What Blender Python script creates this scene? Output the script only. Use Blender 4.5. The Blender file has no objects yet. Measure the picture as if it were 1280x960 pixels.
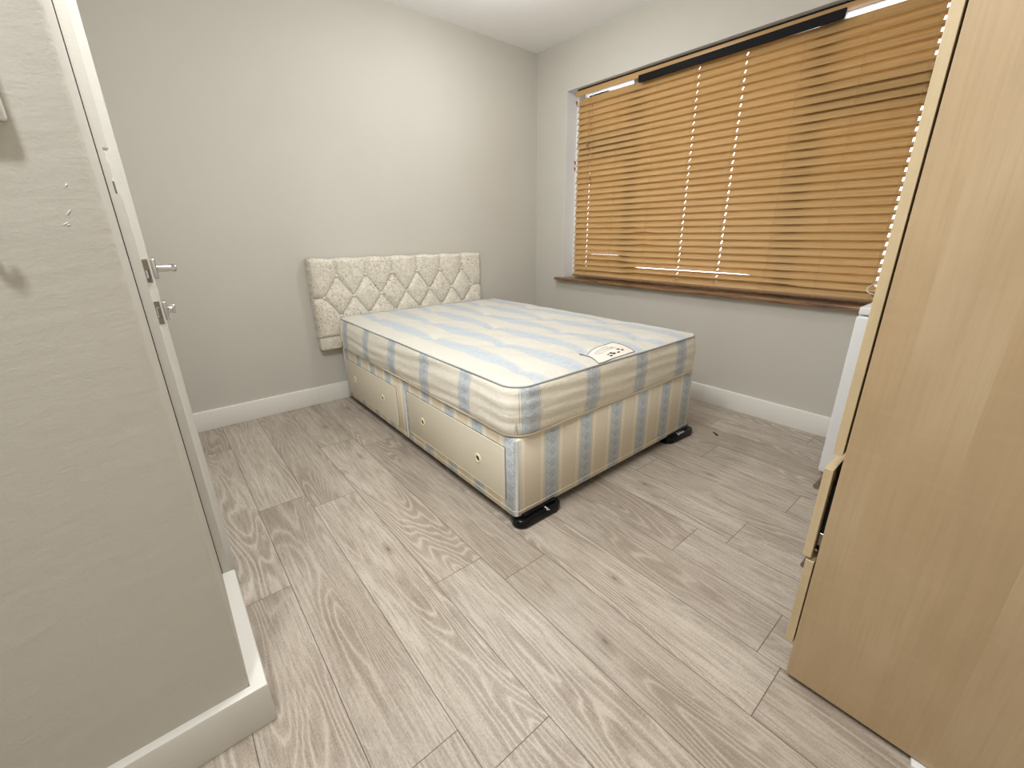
import bpy, bmesh, math, random
from mathutils import Vector, Matrix
random.seed(7)
SC = bpy.context.scene
COL = SC.collection
R = math.radians
PI = math.pi

# ------------------------------------------------------------------ camera
F_PX = 531.145
cam_d = bpy.data.cameras.new('camera'); cam = bpy.data.objects.new('camera', cam_d); COL.objects.link(cam)
cam_d.sensor_fit = 'HORIZONTAL'; cam_d.sensor_width = 36.0; cam_d.lens = F_PX * 36 / 1280
cam_d.shift_x = -(654.31 - 640) / 1280; cam_d.shift_y = (475.51 - 480) / 1280
cam_d.clip_start = 0.02
f = Vector((0.61424291, 0.71815351, -0.3270492)); r = Vector((0.75871007, -0.6514058, -0.00543367)); u = Vector((0.21694396, 0.24479793, 0.94499169))
M = Matrix((r, u, -f)).transposed().to_4x4(); M.translation = Vector((-2.8206, -3.1024, 1.1420))
cam.matrix_world = M
SC.camera = cam

# ------------------------------------------------------------------ view, sky, lights
SC.view_settings.view_transform = 'Standard'; SC.view_settings.look = 'None'
SC.view_settings.exposure = 0.29; SC.view_settings.gamma = 1.0; SC.view_settings.use_curve_mapping = False
W = bpy.data.worlds.new('daylight'); SC.world = W; W.use_nodes = True
W.node_tree.nodes['Background'].inputs[0].default_value = (0.80, 0.88, 1.0, 1)
W.node_tree.nodes['Background'].inputs[1].default_value = 5.0

def lamp(name, loc, power, radius, color=(1.0, 0.93, 0.83)):
    l = bpy.data.lights.new(name, 'POINT'); l.energy = power; l.shadow_soft_size = radius; l.color = color
    o = bpy.data.objects.new(name, l); o.location = loc; COL.objects.link(o); return o
def panel(name, loc, power, sx, sy, color=(1.0, 0.93, 0.83), rot=(0, 0, 0)):
    l = bpy.data.lights.new(name, 'AREA'); l.energy = power; l.shape = 'RECTANGLE'; l.size = sx; l.size_y = sy; l.color = color
    o = bpy.data.objects.new(name, l); o.location = loc; o.rotation_euler = rot; COL.objects.link(o); return o
WARM = (0.965, 0.985, 1.0)
def disc(name, loc, power, dia, color):
    l = bpy.data.lights.new(name, 'AREA'); l.energy = power; l.shape = 'DISK'; l.size = dia; l.color = color
    o = bpy.data.objects.new(name, l); o.location = loc; COL.objects.link(o); return o
disc('ceiling_lamp_light', (-1.10, -0.98, 2.50), 5, 0.16, WARM)
disc('entry_lamp_light', (-3.12, -2.74, 2.50), 17, 0.16, WARM)
disc('room_fill_light', (-2.50, -2.06, 2.50), 16, 0.40, WARM)  # unseen soft fill, added to even out the room's brightness
lamp('room_fill_glow', (-2.45, -2.04, 2.25), 20, 0.12, WARM)  # second added fill, throws light sideways onto walls and bed sides
lamp('ceiling_fill_glow', (-1.10, -0.98, 2.28), 10.5, 0.08, WARM)  # extra point at the ceiling lamp, added to brighten the ceiling

# ------------------------------------------------------------------ node expression helper
class X:
    def __init__(s, nt, sock): s.nt = nt; s.k = sock
    def _m(s, op, *a):
        n = s.nt.nodes.new('ShaderNodeMath'); n.operation = op
        for i, v in enumerate((s,) + a):
            if isinstance(v, X): s.nt.links.new(v.k, n.inputs[i])
            else: n.inputs[i].default_value = v
        return X(s.nt, n.outputs[0])
    def __add__(s, o): return s._m('ADD', o)
    def __radd__(s, o): return s._m('ADD', o)
    def __sub__(s, o): return s._m('SUBTRACT', o)
    def __rsub__(s, o): return (s * -1) + o
    def __mul__(s, o): return s._m('MULTIPLY', o)
    def __rmul__(s, o): return s._m('MULTIPLY', o)
    def __truediv__(s, o): return s._m('DIVIDE', o)
    def lt(s, o): return s._m('LESS_THAN', o)
    def gt(s, o): return s._m('GREATER_THAN', o)
    def abs(s): return s._m('ABSOLUTE')
    def frac(s): return s._m('FRACT')
    def floor(s): return s._m('FLOOR')
    def sin(s): return s._m('SINE')
    def sqrt(s): return s._m('SQRT')
    def pow(s, o): return s._m('POWER', o)
    def mx(s, o): return s._m('MAXIMUM', o)
    def mn(s, o): return s._m('MINIMUM', o)
    def atan2(s, o): return s._m('ARCTAN2', o)
    def ss(s, a, b, lo=0.0, hi=1.0):
        n = s.nt.nodes.new('ShaderNodeMapRange'); n.interpolation_type = 'SMOOTHSTEP'
        s.nt.links.new(s.k, n.inputs[0])
        for i, v in enumerate((a, b, lo, hi)): n.inputs[i + 1].default_value = v
        return X(s.nt, n.outputs[0])

class Mat:
    def __init__(s, name, rough=0.6, spec=0.5, metal=0.0):
        s.m = bpy.data.materials.new(name); s.m.use_nodes = True; s.nt = s.m.node_tree
        s.b = s.nt.nodes['Principled BSDF']; s.b.inputs['Roughness'].default_value = rough
        s.b.inputs['Specular IOR Level'].default_value = spec; s.b.inputs['Metallic'].default_value = metal
    def coord(s, kind='Object'):
        n = s.nt.nodes.new('ShaderNodeTexCoord'); return n.outputs[kind]
    def sep(s, sock):
        n = s.nt.nodes.new('ShaderNodeSeparateXYZ'); s.nt.links.new(sock, n.inputs[0])
        return [X(s.nt, n.outputs[i]) for i in range(3)]
    def comb(s, *a):
        n = s.nt.nodes.new('ShaderNodeCombineXYZ')
        for i, v in enumerate(a):
            if isinstance(v, X): s.nt.links.new(v.k, n.inputs[i])
            else: n.inputs[i].default_value = v
        return n.outputs[0]
    def noise(s, vec, scale=5, detail=3, rough=0.5, dist=0.0):
        n = s.nt.nodes.new('ShaderNodeTexNoise'); s.nt.links.new(vec, n.inputs['Vector'])
        n.inputs['Scale'].default_value = scale; n.inputs['Detail'].default_value = detail
        n.inputs['Roughness'].default_value = rough; n.inputs['Distortion'].default_value = dist
        return X(s.nt, n.outputs[0])
    def attr(s, name):
        n = s.nt.nodes.new('ShaderNodeAttribute'); n.attribute_name = name; return X(s.nt, n.outputs['Fac'])
    def mix(s, fac, a, b, mode='MIX'):
        n = s.nt.nodes.new('ShaderNodeMix'); n.data_type = 'RGBA'; n.blend_type = mode
        for idx, v in ((0, fac), (6, a), (7, b)):
            if isinstance(v, X): s.nt.links.new(v.k, n.inputs[idx])
            elif isinstance(v, bpy.types.NodeSocket): s.nt.links.new(v, n.inputs[idx])
            elif idx == 0: n.inputs[0].default_value = v
            else: n.inputs[idx].default_value = (*v, 1)
        return n.outputs[2]
    def color(s, c):
        if isinstance(c, bpy.types.NodeSocket): s.nt.links.new(c, s.b.inputs['Base Color'])
        else: s.b.inputs['Base Color'].default_value = (*c, 1)
        return s
    def bump(s, h, strength=0.3, dist=0.01):
        n = s.nt.nodes.new('ShaderNodeBump'); n.inputs['Strength'].default_value = strength; n.inputs['Distance'].default_value = dist
        s.nt.links.new(h.k, n.inputs['Height']); s.nt.links.new(n.outputs[0], s.b.inputs['Normal']); return s

def sr(r_, g_, b_):
    g = lambda c: (c / 255 / 12.92) if c / 255 <= 0.04045 else ((c / 255 + 0.055) / 1.055) ** 2.4
    return (g(r_), g(g_), g(b_))

# ------------------------------------------------------------------ materials
def plain(name, c, rough=0.5, metal=0.0, bump=None, spec=0.5):
    m = Mat(name, rough, spec, metal)
    o = m.coord()
    n = m.noise(o, 9, 3)
    m.color(m.mix(n * 0.25, c, tuple(v * 0.86 for v in c)))
    if bump: m.bump(m.noise(o, bump[0], 3), bump[1], bump[2])
    return m.m

def wall_paint(name, c, strokes=False):
    m = Mat(name, 0.62, 0.35)
    o = m.coord(); x, y, z = m.sep(o)
    n = m.noise(o, 1.3, 3)
    a = m.mix(n.ss(0.35, 0.7), c, tuple(v * 0.965 for v in c))
    scuff = m.noise(m.comb(x * 3, y * 3, z * 14), 6, 4, 0.6)
    a = m.mix(scuff.ss(0.76, 0.84) * 0.25, a, tuple(v * 0.72 for v in c))
    m.color(a)
    fine = m.noise(o, 260, 2)
    h = fine * 0.35
    if strokes:
        st = m.noise(m.comb(x * 2.5 + z * 0.8, y * 2.5, z * 20 - x * 3), 1.5, 3, 0.55)
        h = h + st * 1.0 + m.noise(o, 28, 3) * 0.9
    else:
        h = h + m.noise(o, 6, 3) * 1.2
    m.bump(h, 0.28, 0.004)
    return m.m
WALLC = (0.575, 0.548, 0.488)
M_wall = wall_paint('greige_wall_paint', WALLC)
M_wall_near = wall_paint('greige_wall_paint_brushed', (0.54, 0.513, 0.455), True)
M_ceil = wall_paint('white_ceiling_paint', (0.93, 0.93, 0.93))
M_reveal = wall_paint('white_reveal_paint', (0.74, 0.74, 0.73), True)

def gloss_white(name, c=(0.72, 0.69, 0.62)):
    m = Mat(name, 0.32, 0.5); o = m.coord(); x, y, z = m.sep(o)
    n = m.noise(m.comb(x * 2, y * 2, z * 9), 5, 4, 0.6)
    m.color(m.mix(n.ss(0.62, 0.8) * 0.5, c, tuple(v * 0.8 for v in c)))
    m.bump(m.noise(m.comb(x * 2, y * 2, z * 30), 12, 3), 0.12, 0.003); return m.m
M_skirt_near = gloss_white('greyer_white_gloss_woodwork', (0.66, 0.64, 0.59))  # stub wall skirting, greyer than the other white woodwork
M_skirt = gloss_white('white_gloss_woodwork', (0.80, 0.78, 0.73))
M_doorp = gloss_white('white_door_paint', (0.58, 0.555, 0.50))
M_upvc = plain('white_upvc', (0.86, 0.87, 0.88), 0.3)
M_white_pl = plain('white_plastic', (0.86, 0.86, 0.84), 0.35)
M_fridge = plain('white_enamel', (0.80, 0.81, 0.82), 0.3)
M_black_pl = plain('black_gloss_plastic', (0.004, 0.004, 0.005), 0.2, spec=0.25)
M_black_mt = plain('black_matt_strip', (0.008, 0.008, 0.009), 0.6, spec=0.12)
M_dark = plain('dark_underside_cloth', (0.02, 0.018, 0.018), 0.9)
M_chrome = plain('polished_chrome', (0.62, 0.61, 0.60), 0.14, 1.0)
M_steel = plain('brushed_steel', (0.25, 0.235, 0.22), 0.25, 1.0)
M_lock = plain('worn_latch_metal', (0.23, 0.19, 0.14), 0.45, 0.7)
M_brass = plain('pale_brass_ring', (0.88, 0.78, 0.50), 0.3, 0.0)
M_cable = plain('white_cable', (0.78, 0.74, 0.66), 0.4)
M_print = plain('dark_brown_print', (0.05, 0.035, 0.03), 0.7)
M_white_print = plain('white_print', (0.85, 0.85, 0.85), 0.5)
M_cord = plain('tan_blind_cord', (0.55, 0.36, 0.16), 0.7)
M_cordd = plain('brown_tassel_wood', (0.30, 0.13, 0.05), 0.5)
M_seam = plain('grey_seam_tape', (0.36, 0.37, 0.37), 0.8)
M_pipe = plain('cream_piping_tape', sr(226, 216, 196), 0.8)
M_draw = plain('cream_drawer_laminate', sr(226, 218, 198), 0.42)
M_drawedge = plain('pale_drawer_edging', (0.85, 0.78, 0.55), 0.4)
M_gap = plain('dark_gap_recess', (0.03, 0.022, 0.015), 0.8)

def glass():
    m = bpy.data.materials.new('window_glass'); m.use_nodes = True; nt = m.node_tree
    nt.nodes.remove(nt.nodes['Principled BSDF'])
    t = nt.nodes.new('ShaderNodeBsdfTransparent'); g = nt.nodes.new('ShaderNodeBsdfGlossy'); g.inputs['Roughness'].default_value = 0.02
    fr = nt.nodes.new('ShaderNodeFresnel'); mx = nt.nodes.new('ShaderNodeMixShader')
    nt.links.new(fr.outputs[0], mx.inputs[0]); nt.links.new(t.outputs[0], mx.inputs[1]); nt.links.new(g.outputs[0], mx.inputs[2])
    nt.links.new(mx.outputs[0], nt.nodes['Material Output'].inputs[0]); return m
M_glass = glass()

def floor_mat():
    m = Mat('grey_oak_laminate', 0.36, 0.42)
    uv = m.coord('UV'); u_, v_, _ = m.sep(uv)          # u across the plank (m), v along it (m)
    pid = m.attr('plank'); ln = m.attr('plank_len')
    A = m.comb(u_ * 5.0 + pid * 7.31, v_ * 0.6 + pid * 3.17, pid)
    big = m.noise(A, 1.0, 2.0, 0.45, 0.15)
    fineA = m.comb(u_ * 34 + pid * 3.3, v_ * 7.0 + pid * 1.7, pid)
    wob = m.noise(fineA, 1.0, 3, 0.6)
    t = big * 34 + wob * 0.9
    ringv = ((t * 2 * PI).sin() * 0.5 + 0.5)
    lines = ringv.pow(4.5)                                # pale cathedral lines
    msk = m.noise(m.comb(u_ * 7 + pid * 1.9, v_ * 1.5 + pid * 9.1, pid), 1.0, 2).ss(0.40, 0.60)
    streak = m.noise(m.comb(u_ * 190, v_ * 8 + pid * 5, pid), 1.0, 3, 0.7)
    streak2 = m.noise(m.comb(u_ * 60, v_ * 2.6 + pid * 2, pid), 1.0, 4, 0.65)
    cloud = m.noise(m.comb(u_ * 9 + pid, v_ * 2.2 + pid * 4, pid), 1.0, 3, 0.55)
    c = m.mix(streak2.ss(0.3, 0.72), sr(200, 190, 176), sr(176, 165, 151))
    c = m.mix(msk * 0.52, c, sr(150, 136, 121))
    c = m.mix(cloud.ss(0.48, 0.78) * 0.45, c, sr(132, 117, 103))
    c = m.mix(streak.ss(0.44, 0.66) * 0.60, c, sr(134, 120, 106))
    c = m.mix(lines * (msk * 0.8 + 0.12) * 0.55, c, sr(215, 205, 191))
    dk = (1 - ringv).pow(3.0) * msk
    c = m.mix(dk * 0.16, c, sr(110, 94, 80))
    grit = m.noise(m.comb(u_ * 420, v_ * 150, pid), 1.0, 2, 0.6)
    c = m.mix(grit.ss(0.52, 0.68) * 0.30, c, sr(128, 114, 100))
    c = m.mix(grit.ss(0.48, 0.34) * 0.25, c, sr(214, 205, 192))
    # knots
    kx = (u_ - 0.095 + (pid * 12.9898).sin() * 0.045)
    ky = v_ - ((pid * 78.233).sin() * 0.42 + 0.65)
    kd = ((kx * kx) * 2.2 + (ky * ky) * 0.30).sqrt() + (wob - 0.5) * 0.022 + (streak2 - 0.5) * 0.012
    kg = ((pid * 91.7).sin()).gt(0.0)
    c = m.mix(kd.ss(0.0, 0.010, 0.75, 0.0) * kg, c, sr(88, 72, 60))
    c = m.mix(kd.ss(0.01, 0.035, 0.35, 0.0) * kg, c, sr(120, 104, 90))
    tone = ((pid * 43.11).sin() * 0.5 + 0.5)
    c = m.mix(tone * 0.24, c, sr(122, 106, 92))
    # bevelled plank edges
    e = u_.mn(0.1906 - u_); ev = v_.mn(ln - v_)
    ed = e.mn(ev)
    c = m.mix(ed.ss(0.0004, 0.0017, 0.85, 0.0), c, sr(58, 46, 38))
    m.color(c)
    m.bump(lines * msk * 0.25 + streak * 0.6 + ed.ss(0.0, 0.002) * 1.2, 0.10, 0.003)
    rr = streak2 * 0.12 + 0.30
    m.nt.links.new(rr.k, m.b.inputs['Roughness'])
    return m.m
M_floor = floor_mat()

def ticking(name, cream, blue, line, P, u0, w, quilt=False, panel_tint=None, vertical_scroll=True):
    """damask bed ticking: cream ground, blue bands carrying a running scroll; UV in metres."""
    m = Mat(name, 0.72, 0.25)
    uv = m.coord('UV'); u_, v_, _ = m.sep(uv)
    d = (((u_ - u0) / P + 0.5).frac() - 0.5) * P
    ad = d.abs()
    band = ad.ss(w / 2 - 0.0008, w / 2 + 0.0008, 1, 0)
    c_ = 0.052
    vi = v_ / c_
    q = (vi.frac() - 0.5) * c_
    def spiral(cx, ang):
        dx = d - cx
        rr = (dx * dx + q * q).sqrt()
        th = q.atan2(dx) / (2 * PI)
        fz = (rr / 0.0085 - th + ang).frac()
        return (fz - 0.5).abs().ss(0.12, 0.22, 1, 0) * rr.ss(0.017, 0.021, 1, 0)
    s1 = spiral(0.006, 0.2)
    wv = ((vi * 2 * PI).sin() * (w * 0.24) - d - 0.010).abs().ss(0.0011, 0.0028, 1, 0)
    scr = s1.mx(wv) * ad.lt(w / 2 - 0.004)
    e1 = (ad - (w / 2 + 0.0065)).abs().ss(0.0006, 0.0016, 1, 0)
    e0 = (ad - (w / 2 - 0.001)).abs().ss(0.0006, 0.0014, 1, 0)
    weave = m.noise(m.comb(u_ * 700, v_ * 700, 0.0), 1.0, 2)
    flor = m.noise(m.comb(u_ * 42, v_ * 42, 3.0), 1.0, 3, 0.6, 1.4)
    blot = m.noise(m.comb(u_ * 5, v_ * 5, 1.0), 1.0, 3)
    cr = m.mix(flor.ss(0.45, 0.6) * 0.35, cream, tuple(v * 0.88 for v in cream))
    if panel_tint:
        cr = m.mix(ad.ss(P * 0.5 - 0.045, P * 0.5 - 0.041) * 0.75, cr, panel_tint)
    cr = m.mix(blot.ss(0.55, 0.8) * 0.3, cr, (cream[0] * 0.90, cream[1] * 0.87, cream[2] * 0.80))
    c = m.mix(band, cr, blue)
    c = m.mix(scr * band * 0.75, c, line)
    c = m.mix(e1.mx(e0) * 0.7, c, line)
    c = m.mix(weave * 0.12, c, tuple(v * 0.6 for v in cream))
    m.color(c)
    h = weave * 0.15 + flor * 0.15 * (1 if quilt else 0.4)
    if quilt:
        g = m.noise(m.comb(u_ * 9, v_ * 9, 7.0), 1.0, 3, 0.5, 1.0)
        h = h + (g * 6 * PI).sin().abs() * 0.30
    m.bump(h, 0.5, 0.004)
    m.b.inputs['Sheen Weight'].default_value = 0.1
    return m.m
CREAM = sr(212, 208, 197)
M_tick_top = ticking('mattress_top_ticking', CREAM, sr(190, 197, 203), sr(164, 171, 180), 0.208, -1.76, 0.075, True)
M_tick_side = ticking('mattress_border_ticking', sr(240, 234, 219), sr(200, 208, 215), sr(152, 161, 172), 0.355, 0.080, 0.078, True)
M_tick_base = ticking('divan_ticking', sr(238, 229, 208), sr(194, 202, 208), sr(132, 142, 152), 0.213, -1.708, 0.074, False, sr(222, 210, 190))
M_tick_baseside = ticking('divan_side_ticking', sr(238, 229, 210), sr(194, 202, 208), sr(132, 142, 152), 0.225, -1.95, 0.070, False, sr(222, 207, 180))

def velvet():
    m = Mat('crushed_velvet', 0.55, 0.35); o = m.coord(); x, y, z = m.sep(o)
    P2 = m.comb(x, z, 0.0)
    a = m.noise(P2, 38, 4, 0.62, 1.3)
    b = m.noise(P2, 95, 3, 0.6, 0.8)
    reg = m.noise(P2, 5.5, 2)
    c = m.mix(a.ss(0.38, 0.62), sr(205, 198, 182), sr(226, 220, 206))
    c = m.mix(b.ss(0.585, 0.625) * reg.ss(0.38, 0.62, 0.35, 0.95), c, sr(128, 108, 84))
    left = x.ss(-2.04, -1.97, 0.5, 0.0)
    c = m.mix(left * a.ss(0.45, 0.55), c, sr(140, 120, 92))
    m.color(c); m.b.inputs['Sheen Weight'].default_value = 0.35
    m.bump(a * 0.7 + b * 0.4, 0.35, 0.004)
    rr = a * 0.3 + 0.35; m.nt.links.new(rr.k, m.b.inputs['Roughness'])
    return m.m
M_velvet = velvet()
M_button = plain('button_velvet', (0.74, 0.70, 0.62), 0.35)

def maple(name, c1, c2, axis='z', rough=0.38):
    m = Mat(name, rough, 0.4); o = m.coord(); x, y, z = m.sep(o)
    if axis == 'z': L, A_, B_ = z, y, x
    else: L, A_, B_ = x, z, y
    strip = (A_ / 0.115).floor()
    wv = m.noise(m.comb(A_ * 3.0 + strip * 3.7, B_ * 3.0, L * 0.75 + strip * 1.7), 1.3, 3, 0.5, 0.6)
    lin = ((wv * 34).sin() * 0.5 + 0.5)
    fine = m.noise(m.comb(A_ * 170, B_ * 170, L * 5.0), 1.0, 3, 0.6)
    flame = m.noise(m.comb(A_ * 9 , B_ * 9, L * 55), 1.0, 2, 0.5)
    bl = m.noise(m.comb(A_ * 2.2 + strip * 0.9, B_, L * 1.3 + strip), 1.6, 3)
    c = m.mix(bl.ss(0.3, 0.72), c1, c2)
    c = m.mix(lin * 0.27, c, tuple(v * 0.80 for v in c2))
    c = m.mix(fine.ss(0.4, 0.7) * 0.22, c, tuple(v * 0.75 for v in c2))
    c = m.mix(flame.ss(0.5, 0.75) * 0.14, c, c1)
    tone = ((strip * 12.99).sin() * 0.5 + 0.5)
    c = m.mix(tone * 0.18, c, tuple(v * 0.82 for v in c2))
    m.color(c); m.bump(fine, 0.06, 0.002); return m.m
M_maple = maple('maple_laminate', sr(194, 171, 139), sr(180, 154, 119))
M_mapled = maple('pale_maple_door', sr(212, 193, 158), sr(196, 175, 138))

def slat_mat():
    m = Mat('honey_wood_slat', 0.42, 0.4); o = m.coord(); x, y, z = m.sep(o)
    g = m.noise(m.comb(x * 30, y * 3, z * 240), 1.0, 3, 0.6)
    g2 = m.noise(m.comb(0.0, y * 0.8, (z / 0.043).floor() * 3.1), 1.0, 2)
    c = m.mix(g.ss(0.35, 0.7), (0.66, 0.44, 0.20), (0.53, 0.33, 0.13))
    c = m.mix(g2.ss(0.4, 0.7) * 0.3, c, (0.70, 0.48, 0.24))
    m.color(c)
    tr = m.nt.nodes.new('ShaderNodeBsdfTranslucent'); m.nt.links.new(c, tr.inputs[0])
    mx = m.nt.nodes.new('ShaderNodeMixShader'); mx.inputs[0].default_value = 0.22
    out = m.nt.nodes['Material Output']
    m.nt.links.new(m.b.outputs[0], mx.inputs[1]); m.nt.links.new(tr.outputs[0], mx.inputs[2]); m.nt.links.new(mx.outputs[0], out.inputs[0])
    return m.m
M_slat = slat_mat()
M_rail = plain('honey_wood_rail', (0.52, 0.31, 0.13), 0.3)
M_botrail = plain('polished_brown_bottom_rail', (0.28, 0.15, 0.07), 0.2)
def sillmat():
    m = Mat('varnished_brown_sill', 0.28, 0.5); o = m.coord(); x, y, z = m.sep(o)
    g = m.noise(m.comb(x * 60, y * 4, z * 60), 1.0, 4, 0.6)
    m.color(m.mix(g.ss(0.35, 0.65), sr(146, 108, 70), sr(88, 60, 38))); m.bump(g, 0.2, 0.003); return m.m
M_sill = sillmat()
def labelmat():
    m = Mat('printed_cloth_label', 0.7, 0.2); o = m.coord()
    m.color(m.mix(m.noise(o, 60, 2) * 0.3, sr(232, 224, 212), sr(214, 204, 192))); return m.m
M_label = labelmat()

# ------------------------------------------------------------------ mesh helpers
class MB:
    def __init__(s): s.bm = bmesh.new()
    def box(s, a, b, bevel=0.0, seg=2, mi=0):
        vs = [s.bm.verts.new((x, y, z)) for x in (a[0], b[0]) for y in (a[1], b[1]) for z in (a[2], b[2])]
        idx = [(0, 1, 3, 2), (4, 6, 7, 5), (0, 4, 5, 1), (2, 3, 7, 6), (0, 2, 6, 4), (1, 5, 7, 3)]
        fs = [s.bm.faces.new([vs[i] for i in q]) for q in idx]
        for f_ in fs: f_.material_index = mi
        if bevel:
            es = list({e for f_ in fs for e in f_.edges})
            rs = bmesh.ops.bevel(s.bm, geom=es, offset=bevel, segments=seg, profile=0.5, affect='EDGES')
            for f_ in rs['faces']: f_.material_index = mi
        return s
    def poly(s, pts, mi=0):
        f_ = s.bm.faces.new([s.bm.verts.new(p) for p in pts]); f_.material_index = mi; return s
    def prism(s, outline, z0, z1, bevel=0.0, seg=3, mi=0, axis='z'):
        mp = {'z': lambda a, b, c: (a, b, c), 'x': lambda a, b, c: (c, a, b), 'y': lambda a, b, c: (a, c, b)}[axis]
        lo = [s.bm.verts.new(mp(p[0], p[1], z0)) for p in outline]; hi = [s.bm.verts.new(mp(p[0], p[1], z1)) for p in outline]
        n = len(outline); fs = []
        fs.append(s.bm.faces.new(lo[::-1])); top = s.bm.faces.new(hi); fs.append(top)
        for i in range(n): fs.append(s.bm.faces.new((lo[i], lo[(i + 1) % n], hi[(i + 1) % n], hi[i])))
        for f_ in fs: f_.material_index = mi
        if bevel:
            es = list(top.edges) + list(fs[0].edges)
            bmesh.ops.bevel(s.bm, geom=es, offset=bevel, segments=seg, profile=0.5, affect='EDGES')
        return s
    def lathe(s, prof, c, axis='z', n=28, mi=0):
        """prof: (radius, height) list"""
        c = Vector(c)
        def P_(r_, h, a):
            x, y = r_ * math.cos(a), r_ * math.sin(a)
            return c + {'z': Vector((x, y, h)), 'x': Vector((h, x, y)), 'y': Vector((x, h, y))}[axis]
        rings = []
        for r_, h in prof:
            if r_ < 1e-6: rings.append([s.bm.verts.new(P_(0, h, 0))])
            else: rings.append([s.bm.verts.new(P_(r_, h, 2 * PI * i / n)) for i in range(n)])
        for A_, B_ in zip(rings, rings[1:]):
            for i in range(n):
                j = (i + 1) % n
                q = []
                for v in ((A_[i % len(A_)]), (A_[j % len(A_)]), (B_[j % len(B_)]), (B_[i % len(B_)])):
                    if v not in q: q.append(v)
                if len(q) > 2:
                    f_ = s.bm.faces.new(q); f_.material_index = mi
        return s
    def tube(s, pts, rad, n=8, closed=False, mi=0, caps=True):
        pts = [Vector(p) for p in pts]; N = len(pts); rings = []
        up = None
        for i, p in enumerate(pts):
            a = pts[(i - 1) % N] if (closed or i > 0) else p
            b = pts[(i + 1) % N] if (closed or i < N - 1) else p
            t = (b - a).normalized()
            if up is None:
                up = Vector((0, 0, 1)) if abs(t.z) < 0.9 else Vector((1, 0, 0))
            up = (up - t * up.dot(t)); up = up.normalized() if up.length > 1e-6 else t.orthogonal().normalized()
            sd = t.cross(up)
            rr = rad[i] if isinstance(rad, (list, tuple)) else rad
            rings.append([s.bm.verts.new(p + (up * math.cos(k * 2 * PI / n) + sd * math.sin(k * 2 * PI / n)) * rr) for k in range(n)])
        m_ = N if closed else N - 1
        for i in range(m_):
            A_, B_ = rings[i], rings[(i + 1) % N]
            for k in range(n):
                f_ = s.bm.faces.new((A_[k], A_[(k + 1) % n], B_[(k + 1) % n], B_[k])); f_.material_index = mi
        if not closed and caps:
            s.bm.faces.new(rings[0][::-1]).material_index = mi; s.bm.faces.new(rings[-1]).material_index = mi
        return s
    def build(s, name, mats, parent=None, smooth=False, angle=35, uv=None):
        bm = s.bm; bmesh.ops.recalc_face_normals(bm, faces=bm.faces[:])
        if uv:
            lay = bm.loops.layers.uv.new('UVMap')
            for f_ in bm.faces:
                for l in f_.loops: l[lay].uv = uv(l.vert.co, f_.normal)
        me = bpy.data.meshes.new(name); bm.to_mesh(me); bm.free()
        for m_ in (mats if isinstance(mats, (list, tuple)) else [mats]): me.materials.append(m_)
        if smooth:
            me.polygons.foreach_set('use_smooth', [True] * len(me.polygons))
            try: me.set_sharp_from_angle(angle=R(angle))
            except Exception: pass
        o = bpy.data.objects.new(name, me); COL.objects.link(o)
        if parent: o.parent = parent
        return o
def thing(name, label, cat, loc=(0, 0, 0), group=None):
    o = bpy.data.objects.new(name, None); o.empty_display_size = 0.1; COL.objects.link(o); o.location = loc
    o['label'] = label; o['category'] = cat
    if group: o['group'] = group
    return o
def keep(o, parent):
    """parent o (built in world coordinates) to an empty without moving it"""
    o.parent = parent; o.matrix_parent_inverse = Matrix.Translation(-Vector(parent.location)); return o
def struct(o): o['kind'] = 'structure'; return o

# ------------------------------------------------------------------ room dimensions
H = 2.542; XL = -2.851; YN = -3.53; XH = -4.60; YS = -2.125; SK = 0.122
PW, PL, PX0 = 0.1906, 1.303, -2.6819
WY0, WY1, WZ0, WZ1 = -0.355, -2.80, 0.768, 2.205       # window opening (y from, y to, sill, soffit)

# floor: individual planks in one mesh, UV in metres
def make_floor():
    joints = {-1: -0.40, 0: -1.16, 1: -1.283, 2: -0.72, 3: -0.862, 4: -0.31, 5: -1.55, 6: -1.165, 7: -1.282, 8: -0.735, 9: -1.36, 10: -0.88, 11: -1.47, 12: -0.717, 13: -1.2}
    bm = bmesh.new(); lay = bm.loops.layers.uv.new('UVMap')
    fa = bm.faces.layers.float.new('plank'); fl = bm.faces.layers.float.new('plank_len')
    n = 0
    for k in range(-11, 15):
        x0 = PX0 + k * PW; x1 = x0 + PW
        j0 = joints.get(k, -(abs(k) * 0.37 % 1.3))
        y = j0 + PL * 3
        while y > YN - 0.05:
            ya, yb = y, y - PL
            y = yb
            if yb > 0.05: continue
            a, b = max(x0, XH), min(x1, 0.05)
            if a >= b: continue
            vs = [bm.verts.new(p) for p in ((a, yb, 0), (b, yb, 0), (b, ya, 0), (a, ya, 0))]
            f_ = bm.faces.new(vs); n += 1
            f_[fa] = (n * 0.6180339) % 1.0 * 23.0 + 1.0; f_[fl] = PL
            for l, uvv in zip(f_.loops, ((a - x0, 0), (b - x0, 0), (b - x0, PL), (a - x0, PL))): l[lay].uv = uvv
    me = bpy.data.meshes.new('floor'); bm.to_mesh(me); bm.free(); me.materials.append(M_floor)
    o = bpy.data.objects.new('floor', me); COL.objects.link(o); struct(o)
make_floor()

struct(MB().box((XH - 0.2, YN - 0.2, H), (0.35, 0.2, H + 0.15)).build('ceiling', M_ceil))
struct(MB().box((XL - 0.25, 0, -0.02), (0.30, 0.2, H)).build('wall_back', M_wall))
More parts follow.
